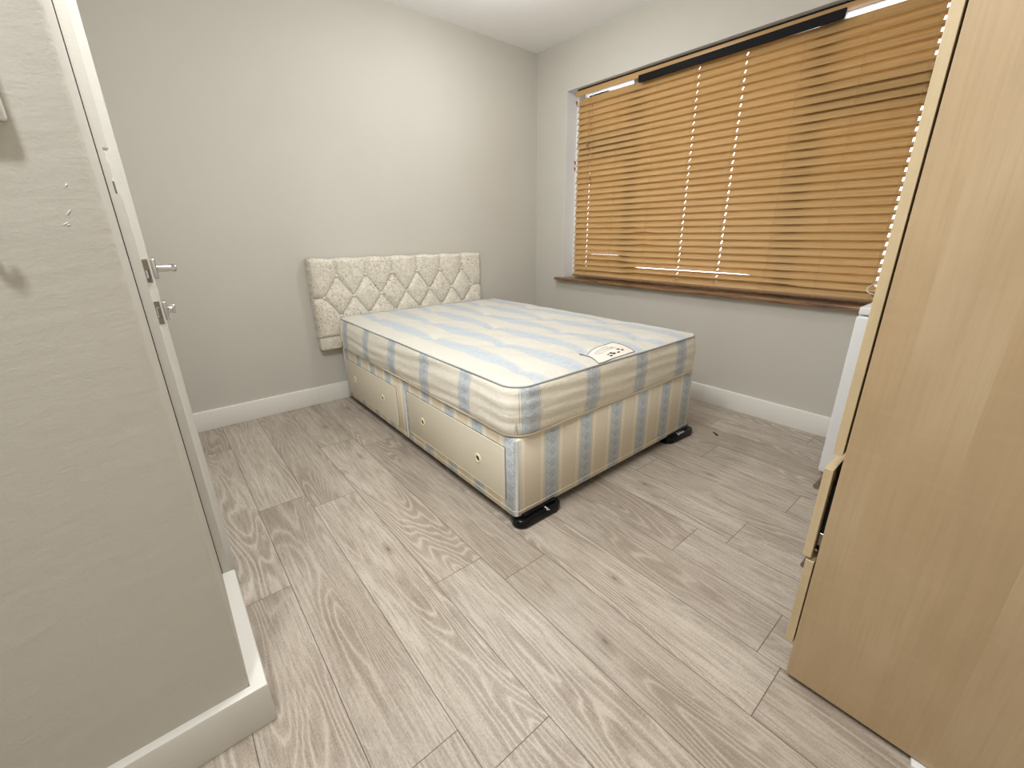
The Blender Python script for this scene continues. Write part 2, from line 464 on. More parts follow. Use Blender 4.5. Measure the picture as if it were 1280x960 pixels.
# window wall with its opening
w = MB()
w.box((0, WY0, -0.02), (0.30, 0.0, H)); w.box((0, YN - 0.2, -0.02), (0.30, WY1, H))
w.box((0, WY1, -0.02), (0.30, WY0, WZ0 - 0.02)); w.box((0, WY1, WZ1), (0.30, WY0, H))
struct(w.build('wall_right', M_wall))
w = MB()   # painted reveal lining (2 mm skins on jambs and soffit)
w.box((0.001, WY0 - 0.003, WZ0), (0.115, WY0, WZ1)); w.box((0.001, WY1, WZ0), (0.115, WY1 + 0.003, WZ1)); w.box((0.001, WY1, WZ1 - 0.003), (0.115, WY0, WZ1))
struct(w.build('trim_1', M_reveal))
struct(MB().box((XH - 0.2, YN - 0.2, -0.02), (0.30, YN, H)).build('wall_front', M_wall))
struct(MB().box((XH - 0.2, YN - 0.2, -0.02), (XH, YS + 0.1, H)).build('wall_entry', M_wall))

# near-left stub wall (brushed paint, rounded arris) and left wall behind it with the doorway
def rounded_rect_outline(x0, y0, x1, y1, corners, r_, n=6):
    """corners: set of 'sw','se','ne','nw' to round"""
    pts = []
    for key, cx, cy, a0 in (('sw', x0, y0, 180), ('se', x1, y0, 270), ('ne', x1, y1, 0), ('nw', x0, y1, 90)):
        if key in corners:
            ox = cx + (r_ if 'w' in key else -r_); oy = cy + (r_ if 's' in key else -r_)
            for i in range(n + 1):
                a = R(a0 + 90 * i / n); pts.append((ox + r_ * math.cos(a), oy + r_ * math.sin(a)))
        else: pts.append((cx, cy))
    return pts
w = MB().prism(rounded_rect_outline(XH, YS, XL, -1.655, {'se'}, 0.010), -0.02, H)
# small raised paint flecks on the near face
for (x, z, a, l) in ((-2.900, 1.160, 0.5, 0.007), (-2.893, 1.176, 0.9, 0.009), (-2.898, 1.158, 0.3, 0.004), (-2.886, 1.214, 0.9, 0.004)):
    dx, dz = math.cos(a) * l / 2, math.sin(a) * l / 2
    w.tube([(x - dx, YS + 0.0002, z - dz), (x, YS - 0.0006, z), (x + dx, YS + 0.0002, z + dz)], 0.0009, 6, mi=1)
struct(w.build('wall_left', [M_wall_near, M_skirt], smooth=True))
w = MB(); w.box((XL - 0.12, -1.655, 2.04), (XL, -0.70, H)); w.box((XL - 0.12, -0.78, -0.02), (XL, 0.0, H))
struct(w.build('wall_left_far', M_wall))

# skirtings: moulded profile, mitred round the stub corner
def skirting(name, path, mat=None):
    """path: list of ((x,y) wall-side point, (x,y) room-side point)"""
    bm = bmesh.new(); rows = []
    for (wx, wy), (rx, ry) in path:
        d = Vector((rx - wx, ry - wy))
        def q(fr, z): return bm.verts.new((wx + d.x * fr, wy + d.y * fr, z))
        rows.append([q(0, 0.0), q(0.94, 0.0), q(1.0, 0.003), q(1.0, SK - 0.006), q(0.93, SK - 0.0015), q(0.80, SK), q(0, SK)])
    for A_, B_ in zip(rows, rows[1:]):
        for i in range(len(A_)):
            j = (i + 1) % len(A_)
            bm.faces.new((A_[i], A_[j], B_[j], B_[i]))
    bm.faces.new(rows[0]); bm.faces.new(rows[-1][::-1])
    mb = MB(); mb.bm = bm
    return struct(mb.build(name, mat or M_skirt, smooth=True, angle=40))
skirting('baseboard_back', [((XL, 0), (XL, -0.018)), ((0, 0), (-0.018, -0.018))])
skirting('baseboard_right', [((0, -0.018), (-0.018, -0.018)), ((0, YN), (-0.018, YN))])
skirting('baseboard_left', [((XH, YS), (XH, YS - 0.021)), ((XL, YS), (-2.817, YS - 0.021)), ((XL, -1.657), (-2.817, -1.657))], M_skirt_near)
skirting('baseboard_front', [((XH, YN), (XH, YN + 0.018)), ((-1.80, YN), (-1.80, YN + 0.018))])

# door frame: architrave with a chipped keep, plus lining
w = MB()
w.prism([(-2.853, -1.656), (-2.829, -1.656), (-2.829, -1.640), (-2.833, -1.600), (-2.853, -1.600)], SK + 0.001, 1.235)
w.prism([(-2.853, -1.656), (-2.8385, -1.656), (-2.8385, -1.600), (-2.853, -1.600)], 1.235, 1.332)
w.prism([(-2.853, -1.656), (-2.829, -1.656), (-2.829, -1.640), (-2.833, -1.600), (-2.853, -1.600)], 1.332, 2.02)
w.box((-2.97, -1.655, 0.0), (-2.853, -1.60, 2.04)); w.box((-2.97, -0.82, 0.0), (-2.851, -0.78, 2.04)); w.box((-2.97, -1.655, 2.0), (-2.851, -0.78, 2.04))
w.box((-2.8390, -1.6562, 1.236), (-2.8355, -1.640, 1.262), mi=1)
w.box((-2.8385, -1.6560, 1.270), (-2.8350, -1.650, 1.300), mi=0)
w.box((-2.8515, -1.6575, SK), (-2.8490, -1.656, 2.02), mi=2)
struct(w.build('trim_2', [M_doorp, M_lock, M_gap]))

# ------------------------------------------------------------------ door, standing slightly ajar
HX, HY = -2.842, -0.825
door = bpy.data.objects.new('door_1', None); COL.objects.link(door); struct(door)
door.location = (HX, HY, 0.012); door.rotation_euler = (0, 0, R(0.0))
def dloc(x, y, z): return (x - HX, y - HY, z - 0.012)
YD = -1.580; DX = -2.812
leaf = MB().box(dloc(-2.852, YD, 0.012), dloc(DX, -0.83, 1.99), 0.0015, 1).build('door_leaf', M_doorp, door)
# rebate line down the latch edge
MB().box(dloc(-2.8335, YD - 0.0006, 0.014), dloc(-2.8328, YD + 0.002, 1.985)).build('edge_seam', M_doorp, door)
lp = MB().box(dloc(-2.8285, YD - 0.0018, 1.024), dloc(-2.8165, YD + 0.004, 1.084), 0.001, 1).build('latch_plate', M_lock, door)
MB().prism([dloc(-2.8265, YD - 0.001, 0)[:2], dloc(-2.8185, YD - 0.001, 0)[:2], dloc(-2.8185, YD - 0.010, 0)[:2], dloc(-2.8225, YD - 0.0125, 0)[:2], dloc(-2.8265, YD - 0.006, 0)[:2]], 1.036 - 0.012, 1.056 - 0.012).build('latch_bolt', M_steel, lp)
lk = MB().box(dloc(-2.8285, YD - 0.0018, 0.912), dloc(-2.8165, YD + 0.004, 0.975), 0.001, 1).build('lock_plate', M_lock, door)
MB().box(dloc(-2.8255, YD - 0.0028, 0.930), dloc(-2.8195, YD - 0.001, 0.957), 0.0006, 1).build('deadbolt', M_steel, lk)
# lever handle: square rose, neck, lever pointing back towards the hinge
hd = MB()
hd.box(dloc(DX, YD + 0.010, 1.031), dloc(DX + 0.011, YD + 0.062, 1.083), 0.0025, 3)
hobj = hd.build('door_handle', M_chrome, door, smooth=True)
c0 = dloc(DX + 0.010, YD + 0.036, 1.057)
MB().lathe([(0.0, 0.0), (0.011, 0.0), (0.0095, 0.006), (0.0085, 0.034), (0.0085, 0.042), (0, 0.044)], c0, 'x', 24).build('lever_neck', M_chrome, hobj, smooth=True)
lv = MB(); pts = []
lv.bm = bmesh.new()
rings = []
for i in range(13):
    t = i / 12
    yy = YD + 0.026 + t * 0.112; xx = DX + 0.046 + 0.004 * math.sin(t * PI) - 0.002 * t; hh = 0.0105 - 0.004 * t; ww = 0.0065 - 0.001 * t
    if i in (0, 12): hh *= 0.55; ww *= 0.55
    ring = []
    for k in range(16):
        a = 2 * PI * k / 16; ca, sa = math.cos(a), math.sin(a)
        ring.append(lv.bm.verts.new(dloc(xx + ww * math.copysign(abs(ca) ** 0.6, ca), yy, 1.057 + hh * math.copysign(abs(sa) ** 0.6, sa))))
    rings.append(ring)
for A_, B_ in zip(rings, rings[1:]):
    for k in range(16): lv.bm.faces.new((A_[k], A_[(k + 1) % 16], B_[(k + 1) % 16], B_[k]))
lv.bm.faces.new(rings[0]); lv.bm.faces.new(rings[-1][::-1])
lv.build('lever', M_chrome, hobj, smooth=True, angle=50)
tr = MB().box(dloc(DX, YD + 0.012, 0.918), dloc(DX + 0.010, YD + 0.062, 0.970), 0.0025, 3).build('thumb_turn', M_chrome, door, smooth=True)
MB().lathe([(0.0, 0), (0.013, 0), (0.012, 0.004), (0.0095, 0.006), (0.009, 0.012), (0, 0.0125)], dloc(DX + 0.008, YD + 0.048, 0.944), 'x', 24).build('turn_boss', M_chrome, tr, smooth=True)
MB().box(dloc(DX + 0.018, YD + 0.0455, 0.932), dloc(DX + 0.028, YD + 0.0505, 0.956), 0.002, 3).build('turn_tab', M_chrome, tr, smooth=True)
for z in (0.22, 1.0, 1.78):
    h_ = MB().lathe([(0, 0), (0.006, 0), (0.006, 0.09), (0, 0.09)], dloc(DX - 0.001, -0.822, z), 'z', 14).build('hinge', M_steel, door, smooth=True)

# ------------------------------------------------------------------ things on the near-left wall
t = thing('wall_switch', 'white rounded plastic box fixed on the near left wall, the upper of two fittings', 'switch', (-2.967, YS, 1.345))
keep(MB().box((-3.010, YS - 0.010, 1.292), (-2.922, YS, 1.400), 0.004, 3).build('back_plate', M_white_pl, smooth=True), t)
keep(MB().box((-3.007, YS - 0.030, 1.295), (-2.925, YS - 0.0095, 1.397), 0.008, 4).build('cover', M_white_pl, smooth=True), t)
keep(MB().box((-2.985, YS - 0.034, 1.330), (-2.950, YS - 0.0295, 1.365), 0.003, 3).build('rocker', M_white_pl, smooth=True), t)
t = thing('coat_hook', 'small white hook on the near left wall beneath the white box', 'hook', (-2.985, YS, 1.155))
keep(MB().lathe([(0, 0), (0.013, 0), (0.013, -0.003), (0.009, -0.006), (0, -0.007)], (-2.990, YS, 1.160), 'y', 24).build('hook_base', M_white_pl, smooth=True), t)
keep(MB().tube([(-2.990, YS - 0.005, 1.160), (-2.990, YS - 0.018, 1.150), (-2.986, YS - 0.028, 1.146), (-2.980, YS - 0.034, 1.152), (-2.976, YS - 0.034, 1.162)], [0.005, 0.0045, 0.0045, 0.005, 0.0065], 12).build('hook_prong', M_white_pl, smooth=True), t)

# ------------------------------------------------------------------ window
win = bpy.data.objects.new('window_1', None); COL.objects.link(win); struct(win)
fr = MB(); X0, X1 = 0.118, 0.185
def bar(y0, y1, z0, z1, x0=X0, x1=X1):
    e = 0.0 if abs(y1 - y0) > abs(z1 - z0) else 0.0012      # uprights stand a hair proud of the rails
    fr.box((x0 - e, min(y0, y1), z0 + e), (x1 + e, max(y0, y1), z1 - e), 0.003, 2)
bar(WY1, WY0, WZ0 - 0.02, WZ0 + 0.055); bar(WY1, WY0, WZ1 - 0.020, WZ1)
bar(WY0, WY0 - 0.055, WZ0, WZ1); bar(WY1, WY1 + 0.055, WZ0, WZ1)
MU = (-0.985, -2.10)
for y in MU: bar(y - 0.035, y + 0.035, WZ0, WZ1)
TZ = 1.80
bar(WY0, MU[0], TZ - 0.035, TZ + 0.035); bar(MU[1], WY1, TZ - 0.035, TZ + 0.035)
# opening casement sashes
def sash(ya, yb, za, zb):
    s_ = 0.045; x0, x1 = 0.112, 0.150
    st = 0.016 if zb > 2.1 else s_
    bar(ya, yb, za, za + s_, x0, x1); bar(ya, yb, zb - st, zb, x0, x1); bar(ya, ya + s_, za, zb, x0, x1); bar(yb - s_, yb, za, zb, x0, x1)
sash(MU[0] + 0.03, WY0 - 0.05, WZ0 + 0.05, TZ - 0.03); sash(MU[0] + 0.03, WY0 - 0.05, TZ + 0.03, WZ1 - 0.012)
sash(WY1 + 0.05, MU[1] - 0.03, WZ0 + 0.05, TZ - 0.03); sash(WY1 + 0.05, MU[1] - 0.03, TZ + 0.03, WZ1 - 0.012)
fr.build('window_frame', M_upvc, win, smooth=True)
for (ya, yb, za, zb) in ((MU[0], WY0, WZ0, TZ), (MU[0], WY0, TZ, WZ1), (MU[1], MU[0], WZ0, WZ1), (WY1, MU[1], WZ0, TZ), (WY1, MU[1], TZ, WZ1)):
    MB().box((0.148, ya + 0.02, za + 0.02), (0.152, yb - 0.02, zb - 0.02)).build('pane', M_glass, win)
sl = MB().prism([(-0.055, -0.3), (0.116, -0.3), (0.116, WY1 - 0.04), (-0.055, WY1 - 0.04)], WZ0 - 0.022, WZ0, 0.006, 3)
sl.build('window_sill', M_sill, win, smooth=True)

# ------------------------------------------------------------------ venetian blind
bl = thing('venetian_blind', 'wide honey coloured wooden venetian blind, closed, filling the window', 'blind', (0.06, -1.58, WZ0 + 0.02))
BY0, BY1 = -0.428, -2.745
PITCH = 0.0430; NS = 31; ZT = 2.113
HOLES = (-0.565, -1.437, -1.728, -2.582)
LADD = (-0.565, -0.845, -1.16, -1.437, -1.728, -2.046, -2.325, -2.582)
def make_slats():
    bm = bmesh.new(); rnd = random.Random(3)
    SW = 0.061
    ys = set()
    y = BY0
    while y > BY1: ys.add(round(y, 4)); y -= 0.06
    ys.add(BY1)
    ys = {q for q in ys if all(abs(q - h) > 0.012 for h in HOLES)}
    for h in HOLES: ys |= {round(h - 0.0042, 4), round(h + 0.0042, 4)}
    ys = sorted(ys, reverse=True)
    for i in range(NS):
        zc = ZT - i * PITCH
        tilt = 61.5
        leak = {NS - 5: (-0.56, -0.98, 20), NS - 4: (-0.56, -0.98, 24), NS - 3: (-1.02, -1.95, 26), NS - 2: (-1.02, -2.20, 28), NS - 9: (-1.06, -1.20, 24), NS - 7: (-1.08, -1.20, 24)}.get(i)
        tl = tr_ = 0.0
        if i in (5, 6, 7): tl = 5.0
        off = rnd.uniform(-0.0004, 0.0004); yo = rnd.uniform(-0.003, 0.003)
        if i in (0, 7, 13): yo += 0.004
        ph = rnd.random() * 6
        grid = []
        ss = [-0.5, -0.40, -0.28, -0.19, 0.19, 0.28, 0.40, 0.5]
        for y in ys:
            row_top, row_bot = [], []
            ty = tilt + tl * max(0, 1 - (BY0 - y) / 0.5) + 0.35 * math.sin(y * 2.3 + ph)
            zy = zc + off + 0.0004 * math.sin(y * 1.7 + ph)
            if leak:
                ya_, yb_, am = leak
                e_ = min(ya_ - y, y - yb_)
                ty -= am * max(0.0, min(1.0, (e_ + 0.04) / 0.08))
            if i >= NS - 5: ty -= 2.0
            for s_ in ss:
                a = R(ty); w_ = s_ * SW; cr = -0.0028 * (1 - (2 * s_) ** 2)
                # lower edge toward the room
                dx, dz = math.cos(a), math.sin(a)
                nx, nz = -dz, dx
                px, pz = 0.066 + w_ * dx + nx * (cr), zy + w_ * dz + nz * (cr)
                th = 0.0013
                row_top.append(bm.verts.new((px + nx * th, y + yo * (1 if y in (ys[0],) else 0), pz + nz * th)))
                row_bot.append(bm.verts.new((px - nx * th, y + yo * (1 if y in (ys[0],) else 0), pz - nz * th)))
            grid.append((row_top, row_bot))
        def is_hole(k, j):
            ym = (ys[k] + ys[k + 1]) / 2
            return j in (3, ) and any(abs(ym - h) < 0.004 for h in HOLES) and abs(ys[k] - ys[k + 1]) < 0.009
        n = len(ss) - 1
        for k in range(len(ys) - 1):
            T0, B0 = grid[k]; T1, B1 = grid[k + 1]
            for j in range(n):
                if is_hole(k, j):
                    bm.faces.new((T0[j], T1[j], B1[j], B0[j])); bm.faces.new((T0[j + 1], B0[j + 1], B1[j + 1], T1[j + 1]))
                    bm.faces.new((T0[j], B0[j], B0[j + 1], T0[j + 1])); bm.faces.new((T1[j], T1[j + 1], B1[j + 1], B1[j]))
                    continue
                bm.faces.new((T0[j], T0[j + 1], T1[j + 1], T1[j])); bm.faces.new((B0[j], B1[j], B1[j + 1], B0[j + 1]))
            bm.faces.new((T0[0], T1[0], B1[0], B0[0])); bm.faces.new((T0[n], B0[n], B1[n], T1[n]))
        for (T_, B_) in (grid[0], grid[-1]):
            for j in range(n): bm.faces.new((T_[j], B_[j], B_[j + 1], T_[j + 1]))
    mb = MB(); mb.bm = bm
    return mb.build('slats', M_slat, smooth=True, angle=40)
keep(make_slats(), bl)
keep(MB().box((0.036, BY1, 2.153), (0.042, BY0 + 0.01, 2.190), 0.0015, 2).build('valance', M_rail, smooth=True), bl)
keep(MB().box((0.045, BY1, 2.178), (0.098, BY0, 2.202), 0.002, 2).build('head_rail', M_black_mt), bl)
keep(MB().prism([(-2.190, 2.126), (-1.020, 2.118), (-1.010, 2.124), (-1.010, 2.162), (-2.202, 2.169), (-2.202, 2.136)], 0.022, 0.036, 0.0015, 2, axis='x').build('black_cover_strip', M_black_mt), bl)
ZB = ZT - NS * PITCH + 0.006
keep(MB().box((0.045, BY1, ZB - 0.004), (0.097, BY0, ZB + 0.014), 0.004, 3).build('bottom_rail', M_botrail, smooth=True), bl)
for y in LADD:
    lc = MB(); ww = 0.0009
    for xo in (0.040,):
        pts = []
        for k in range(NS * 2 + 1):
            z = 2.155 - (2.155 - ZB) * k / (NS * 2)
            pts.append((0.0515 - (0.0095 if True else 0), y + 0.012 + 0.0012 * math.sin(k), z))
        lc.tube(pts, ww, 5)
    lc.tube([(0.090, y + 0.012, 2.155), (0.090, y + 0.012, ZB)], ww, 5)
    keep(lc.build('ladder_cord', M_cord), bl)
for h in HOLES:
    keep(MB().tube([(0.066, h, 2.155), (0.066, h, ZB + 0.01)], 0.0011, 6).build('lift_cord', M_cord), bl)
# tilt cords with small wooden tassels
for y, zb in ((-0.600, 1.572), (-0.560, 1.820)):
    tc = keep(MB().tube([(0.034, y, 2.15), (0.033, y - 0.004, (2.15 + zb) / 2), (0.030, y, zb)], 0.0011, 6).build('pull_cord', M_cord), bl)
    ts = MB().lathe([(0, 0.034), (0.003, 0.033), (0.004, 0.024), (0.0075, 0.006), (0.007, 0.0), (0, -0.001)], (0.030, y, zb - 0.03), 'z', 16).build('tassel', M_cordd, smooth=True)
    ts.parent = tc
# small bracket end pieces at the left edge
for z in (2.125, 1.70, 1.655):
    keep(MB().prism([(0.030, z), (0.052, z - 0.002), (0.046, z - 0.034), (0.040, z - 0.020)], BY0 + 0.001, BY0 + 0.006, 0, axis='y').build('end_clip', M_cordd), bl)

# ------------------------------------------------------------------ divan halves
X0B, X1B, YF, YH, ZB0, ZB1 = -1.905, -0.572, -1.981, -0.083, 0.045, 0.396
YM = -1.030
def base_uv(co, n):
    if abs(n.y) > abs(n.x) and abs(n.y) > abs(n.z): return (co.x, co.z)
    return (co.y if abs(n.z) < 0.7 or True else co.x, co.z)
def divan(y0, y1, label, draw, holes, group):
    t = thing('divan_base', label, 'bed base', ((X0B + X1B) / 2, (y0 + y1) / 2, 0.0), group)
    cs = {'sw', 'se'} if y0 < -1.5 else set()
    ol = rounded_rect_outline(X0B, y0, X1B, y1, cs, 0.022, 6) if cs else rounded_rect_outline(X0B, y0, X1B, y1, {'sw', 'se', 'ne', 'nw'}, 0.006, 3)
    # upholstered body with the drawer opening cut in the -x side
    b = MB(); bm = b.bm
    n = len(ol)
    zs = (ZB0, ZB0 + 0.004, ZB1 - 0.006, ZB1); ins = (0.004, 0.0, 0.0, 0.006)
    cx, cy = (X0B + X1B) / 2, (y0 + y1) / 2
    rings = []
    for z, i_ in zip(zs, ins):
        rings.append([bm.verts.new((x + (cx - x) * i_ / 0.66, y + (cy - y) * i_ / 0.47, z)) for x, y in ol])
    for A_, B_ in zip(rings, rings[1:]):
        for k in range(n):
            f_ = bm.faces.new((A_[k], A_[(k + 1) % n], B_[(k + 1) % n], B_[k]))
            c = f_.calc_center_median(); 
            d = Vector(B_[k].co) - Vector(A_[k].co)
            f_.material_index = 1 if (abs(c.x - X0B) < 0.012 or abs(c.x - X1B) < 0.012) else 0
    bm.faces.new(rings[-1]); f_ = bm.faces.new(rings[0][::-1]); f_.material_index = 2
    body = keep(b.build('upholstered_body', [M_tick_base, M_tick_baseside, M_dark], smooth=True, angle=50, uv=base_uv), t)
    # seam line near the floor and along the top edge
    sm = MB(); r_ = 0.0012
    sm.tube([(x + (cx - x) * -0.0012 , y + (cy - y) * -0.0012, 0.072) for x, y in ol if True], r_, 6, closed=True)
    keep(sm.build('lower_seam', M_tick_baseside, smooth=True), t)
    # drawer
    (ya, yb, za, zb) = draw
    rim = MB(); e = 0.0025
    for a, b_ in (((ya - e, za - e), (yb + e, za)), ((ya - e, zb), (yb + e, zb + e)), ((ya - e, za), (ya, zb)), ((yb, za), (yb + e, zb))):
        rim.box((X0B - 0.0012, a[0], a[1]), (X0B + 0.004, b_[0], b_[1]))
    keep(rim.build('drawer_surround', M_gap), t)
    dr = keep(MB().box((X0B - 0.006, ya, za), (X0B + 0.010, yb, zb), 0.0014, 2).build('drawer', M_draw, smooth=True), t)
    lip = MB().box((X0B - 0.0066, ya + 0.003, za - 0.0004), (X0B + 0.001, yb - 0.003, za + 0.0022)).build('edging', M_drawedge); lip.parent = dr
    for (hy, hz) in holes:
        rg = MB().lathe([(0.0115, 0.004), (0.0115, -0.0012), (0.014, -0.0040), (0.020, -0.0036), (0.0230, 0.0), (0.0230, 0.003)], (X0B - 0.006, hy, hz), 'x', 32).build('finger_ring', M_brass, smooth=True)
        rg.parent = dr
        hl = MB().lathe([(0, -0.0006), (0.0118, -0.0006), (0.0118, 0.001), (0, 0.001)], (X0B - 0.006, hy, hz), 'x', 24).build('finger_hole', M_gap)
        hl.parent = dr
    return t
d1 = divan(YM + 0.006, YH, 'head-end half of the cream and blue ticking divan base, against the headboard', (-0.925, -0.135, 0.090, 0.325), [(-0.274, 0.208), (-0.734, 0.208)], None)
d2 = divan(YF, YM - 0.006, 'foot-end half of the cream and blue ticking divan base, with black plastic glides', (-1.918, -1.072, 0.108, 0.343), [(-1.236, 0.222), (-1.733, 0.222)], None)
# link clip bar between halves, under the split (a part of the foot half)
keep(MB().box((X0B + 0.03, YM - 0.05, 0.028), (X0B + 0.075, YM - 0.004, ZB0 + 0.002), 0.003, 2).build('linking_bracket', M_steel, smooth=True), d2)
keep(MB().lathe([(0, 0.0), (0.016, 0.0), (0.018, 0.01), (0.016, 0.03), (0.012, ZB0), (0, ZB0)], (X0B + 0.12, -1.25, 0.0), 'z', 20).build('castor', M_black_pl, smooth=True), d2)
for (x, y) in ((X0B + 0.10, -0.20), (X1B - 0.10, -0.20), (X0B + 0.10, -0.92), (X1B - 0.10, -0.92)):
    keep(MB().lathe([(0, 0.0), (0.018, 0.0), (0.02, 0.01), (0.018, 0.032), (0.012, ZB0 + 0.001), (0, ZB0 + 0.001)], (x, y, 0.0), 'z', 20).build('castor', M_black_pl, smooth=True), d1)

def lettering(text, size, mat, name='lettering', ext=0.0004):
    c = bpy.data.curves.new(name, 'FONT'); c.body = text; c.size = size; c.extrude = ext; c.align_x = 'CENTER'; c.align_y = 'CENTER'; c.shear = 0.25
    o = bpy.data.objects.new(name, c); COL.objects.link(o)
    dg = bpy.context.evaluated_depsgraph_get(); me = bpy.data.meshes.new_from_object(o.evaluated_get(dg)); bpy.data.objects.remove(o)
    me.materials.clear(); me.materials.append(mat)
    return bpy.data.objects.new(name, me)
def glide(outline, ztop, txt, loc, rot, size, extra=None):
    g = MB()
    g.prism(outline, 0.0, ztop, 0.011, 5)
    o = keep(g.build('glide', M_black_pl, smooth=True, angle=60), d2)
    if extra:
        ex = MB().prism(extra, 0.004, ZB0 + 0.010, 0.003, 3).build('glide_lip', M_black_pl, smooth=True, angle=60); ex.parent = o
    l = lettering(txt, size, M_white_print); COL.objects.link(l); l.location = loc; l.rotation_euler = rot
    l.parent = o
def capsule(pts, rad, n=10):
    """outline of a thick polyline a->b"""
    (ax, ay), (bx, by) = pts; a = math.atan2(by - ay, bx - ax); out = []
    for i in range(n + 1):
        q = a + PI / 2 + PI * i / n; out.append((ax + rad[0] * math.cos(q), ay + rad[0] * math.sin(q)))
    for i in range(n + 1):
        q = a - PI / 2 + PI * i / n; out.append((bx + rad[1] * math.cos(q), by + rad[1] * math.sin(q)))
    return out
glide(capsule([(-1.868, -1.973), (-1.700, -1.978)], (0.042, 0.036)), 0.040, 'Deluxe', (-1.757, -1.999, 0.0415), (R(4), 0, R(84)), 0.017,
      [(-1.905, -1.965), (-1.86, -1.992), (-1.69, -1.992), (-1.68, -1.95), (-1.90, -1.94)])
glide(capsule([(-0.750, -1.962), (-0.578, -1.978)], (0.046, 0.036)), 0.040, 'Deluxe', (-0.676, -1.998, 0.0415), (R(20), 0, R(0)), 0.024,
      [(-0.80, -1.985), (-0.60, -1.992), (-0.565, -1.98), (-0.575, -1.94), (-0.80, -1.94)])

# ------------------------------------------------------------------ mattress
mt = thing('mattress', 'cream and pale blue striped quilted double mattress lying on the divan', 'mattress', (-1.2385, -1.03, 0.398))
def make_mattress():
    x0, x1, y0, y1 = X0B - 0.004, X1B + 0.004, YF - 0.004, YH - 0.002
    zb, zt = 0.4005, 0.604
    # perimeter points with rounded corners, start at head-left, going along -x side to foot, then foot side ...
    rc = 0.085; pts = []
    def seg(a, b, n):
        for i in range(n): pts.append((a[0] + (b[0] - a[0]) * i / n, a[1] + (b[1] - a[1]) * i / n))
    def arc(cx, cy, a0, a1, n=10):
        for i in range(n): 
            a = R(a0 + (a1 - a0) * i / n); pts.append((cx + rc * math.cos(a), cy + rc * math.sin(a)))
    seg((x0, y1 - rc), (x0, y0 + rc), 90); arc(x0 + rc, y0 + rc, 180, 270); seg((x0 + rc, y0), (x1 - rc, y0), 60); arc(x1 - rc, y0 + rc, 270, 360)
    seg((x1, y0 + rc), (x1, y1 - rc), 90); arc(x1 - rc, y1 - rc, 0, 90); seg((x1 - rc, y1), (x0 + rc, y1), 60); arc(x0 + rc, y1 - rc, 90, 180)
    N = len(pts); P2 = [Vector(p) for p in pts]
    per = [rc * PI / 2 * 0]; s_ = 0
    for i in range(N): s_ += (P2[(i + 1) % N] - P2[i]).length; per.append(s_)
    nor = []
    for i in range(N):
        t_ = (P2[(i + 1) % N] - P2[i - 1]).normalized(); nor.append(Vector((t_.y, -t_.x)) * -1)
    ctr = Vector(((x0 + x1) / 2, (y0 + y1) / 2))
    for i in range(N):
        if nor[i].dot(P2[i] - ctr) < 0: nor[i] = -nor[i]
    rnd = random.Random(11)
    ph = [rnd.random() * 6.28 for _ in range(12)]
    def pucker(s, v):       # horizontal pucker lines round the border
        q = 0
        for k in range(5):
            q += math.sin(v * (70 + 37 * k) + 2.2 * math.sin(s * (3.1 + 1.7 * k) + ph[k]) + ph[k + 5]) * (0.0019 / (1 + 0.3 * k))
        return q
    tufts = []
    cols = [-1.745, -1.555, -1.345, -1.14, -0.935, -0.735]
    for ci, cx in enumerate(cols):
        base = -0.36 if ci % 2 == 0 else -0.72
        for k in range(3):
            ty = base - 0.735 * k
            if ty > y0 + 0.12: tufts.append((cx, ty))
    def ztop(x, y):
        e = min(x - x0, x1 - x, y - y0, y1 - y)
        z = zt + 0.020 * (1 - math.exp(-max(e, 0) / 0.07))
        for tx, ty in tufts:
            d2_ = (x - tx) ** 2 + (y - ty) ** 2
            if d2_ < 0.09: 
                d_ = math.sqrt(d2_); z -= 0.030 * math.exp(-d_ / 0.042)
        z += 0.0022 * math.sin(x * 17 + math.sin(y * 5) * 1.5) * math.sin(y * 11 + 1) + 0.0012 * math.sin(x * 43 + y * 31)
        # quilting ridges
        return z
    bm = bmesh.new(); lay = bm.loops.layers.uv.new('UVMap')
    # side rings
    prof = []
    K = 15
    for k in range(K + 1):
        v = k / K; prof.append(v)
    side = []
    for v in prof:
        ring = []
        z = zb + (zt - zb) * v
        bulge = 0.013 * math.sin(PI * min(1, max(0, v))) ** 0.55 
        if v == 0: bulge = -0.004
        for i in range(N):
            s = per[i]
            left = 1.0 if P2[i].x < x0 + 0.02 else 0.0
            b_ = bulge * (1 + 0.25 * math.sin(s * 4.1)) + pucker(s, v) * (1 if 0.04 < v < 0.96 else 0) + left * 0.006 * math.sin(PI * v) * (1 - v)
            zz = z - left * 0.003 * (1 - v)
            ring.append(bm.verts.new((P2[i].x + nor[i].x * b_, min(P2[i].y + nor[i].y * b_, y1), zz)))
        side.append(ring)
    def addf(vs, uvs, mi):
        f_ = bm.faces.new(vs); f_.material_index = mi; f_.smooth = True
        for l, q in zip(f_.loops, uvs): l[lay].uv = q
    for k in range(K):
        for i in range(N):
            j = (i + 1) % N
            sh = lambda a, v: a + 0.010 * (1 - v) * math.sin(a * 3.3) + 0.02 * (1 - v) * (1 if a < 1.8 else 0)
            a, b_ = per[i], per[i + 1]
            v0, v1 = prof[k], prof[k + 1]
            addf((side[k][i], side[k][j], side[k + 1][j], side[k + 1][i]), ((sh(a, v0), v0 * 0.2), (sh(b_, v0), v0 * 0.2), (sh(b_, v1), v1 * 0.2), (sh(a, v1), v1 * 0.2)), 1)
    # top: concentric rings from the rim inward
    prev = side[-1]; prevp = [(P2[i].x, P2[i].y) for i in range(N)]
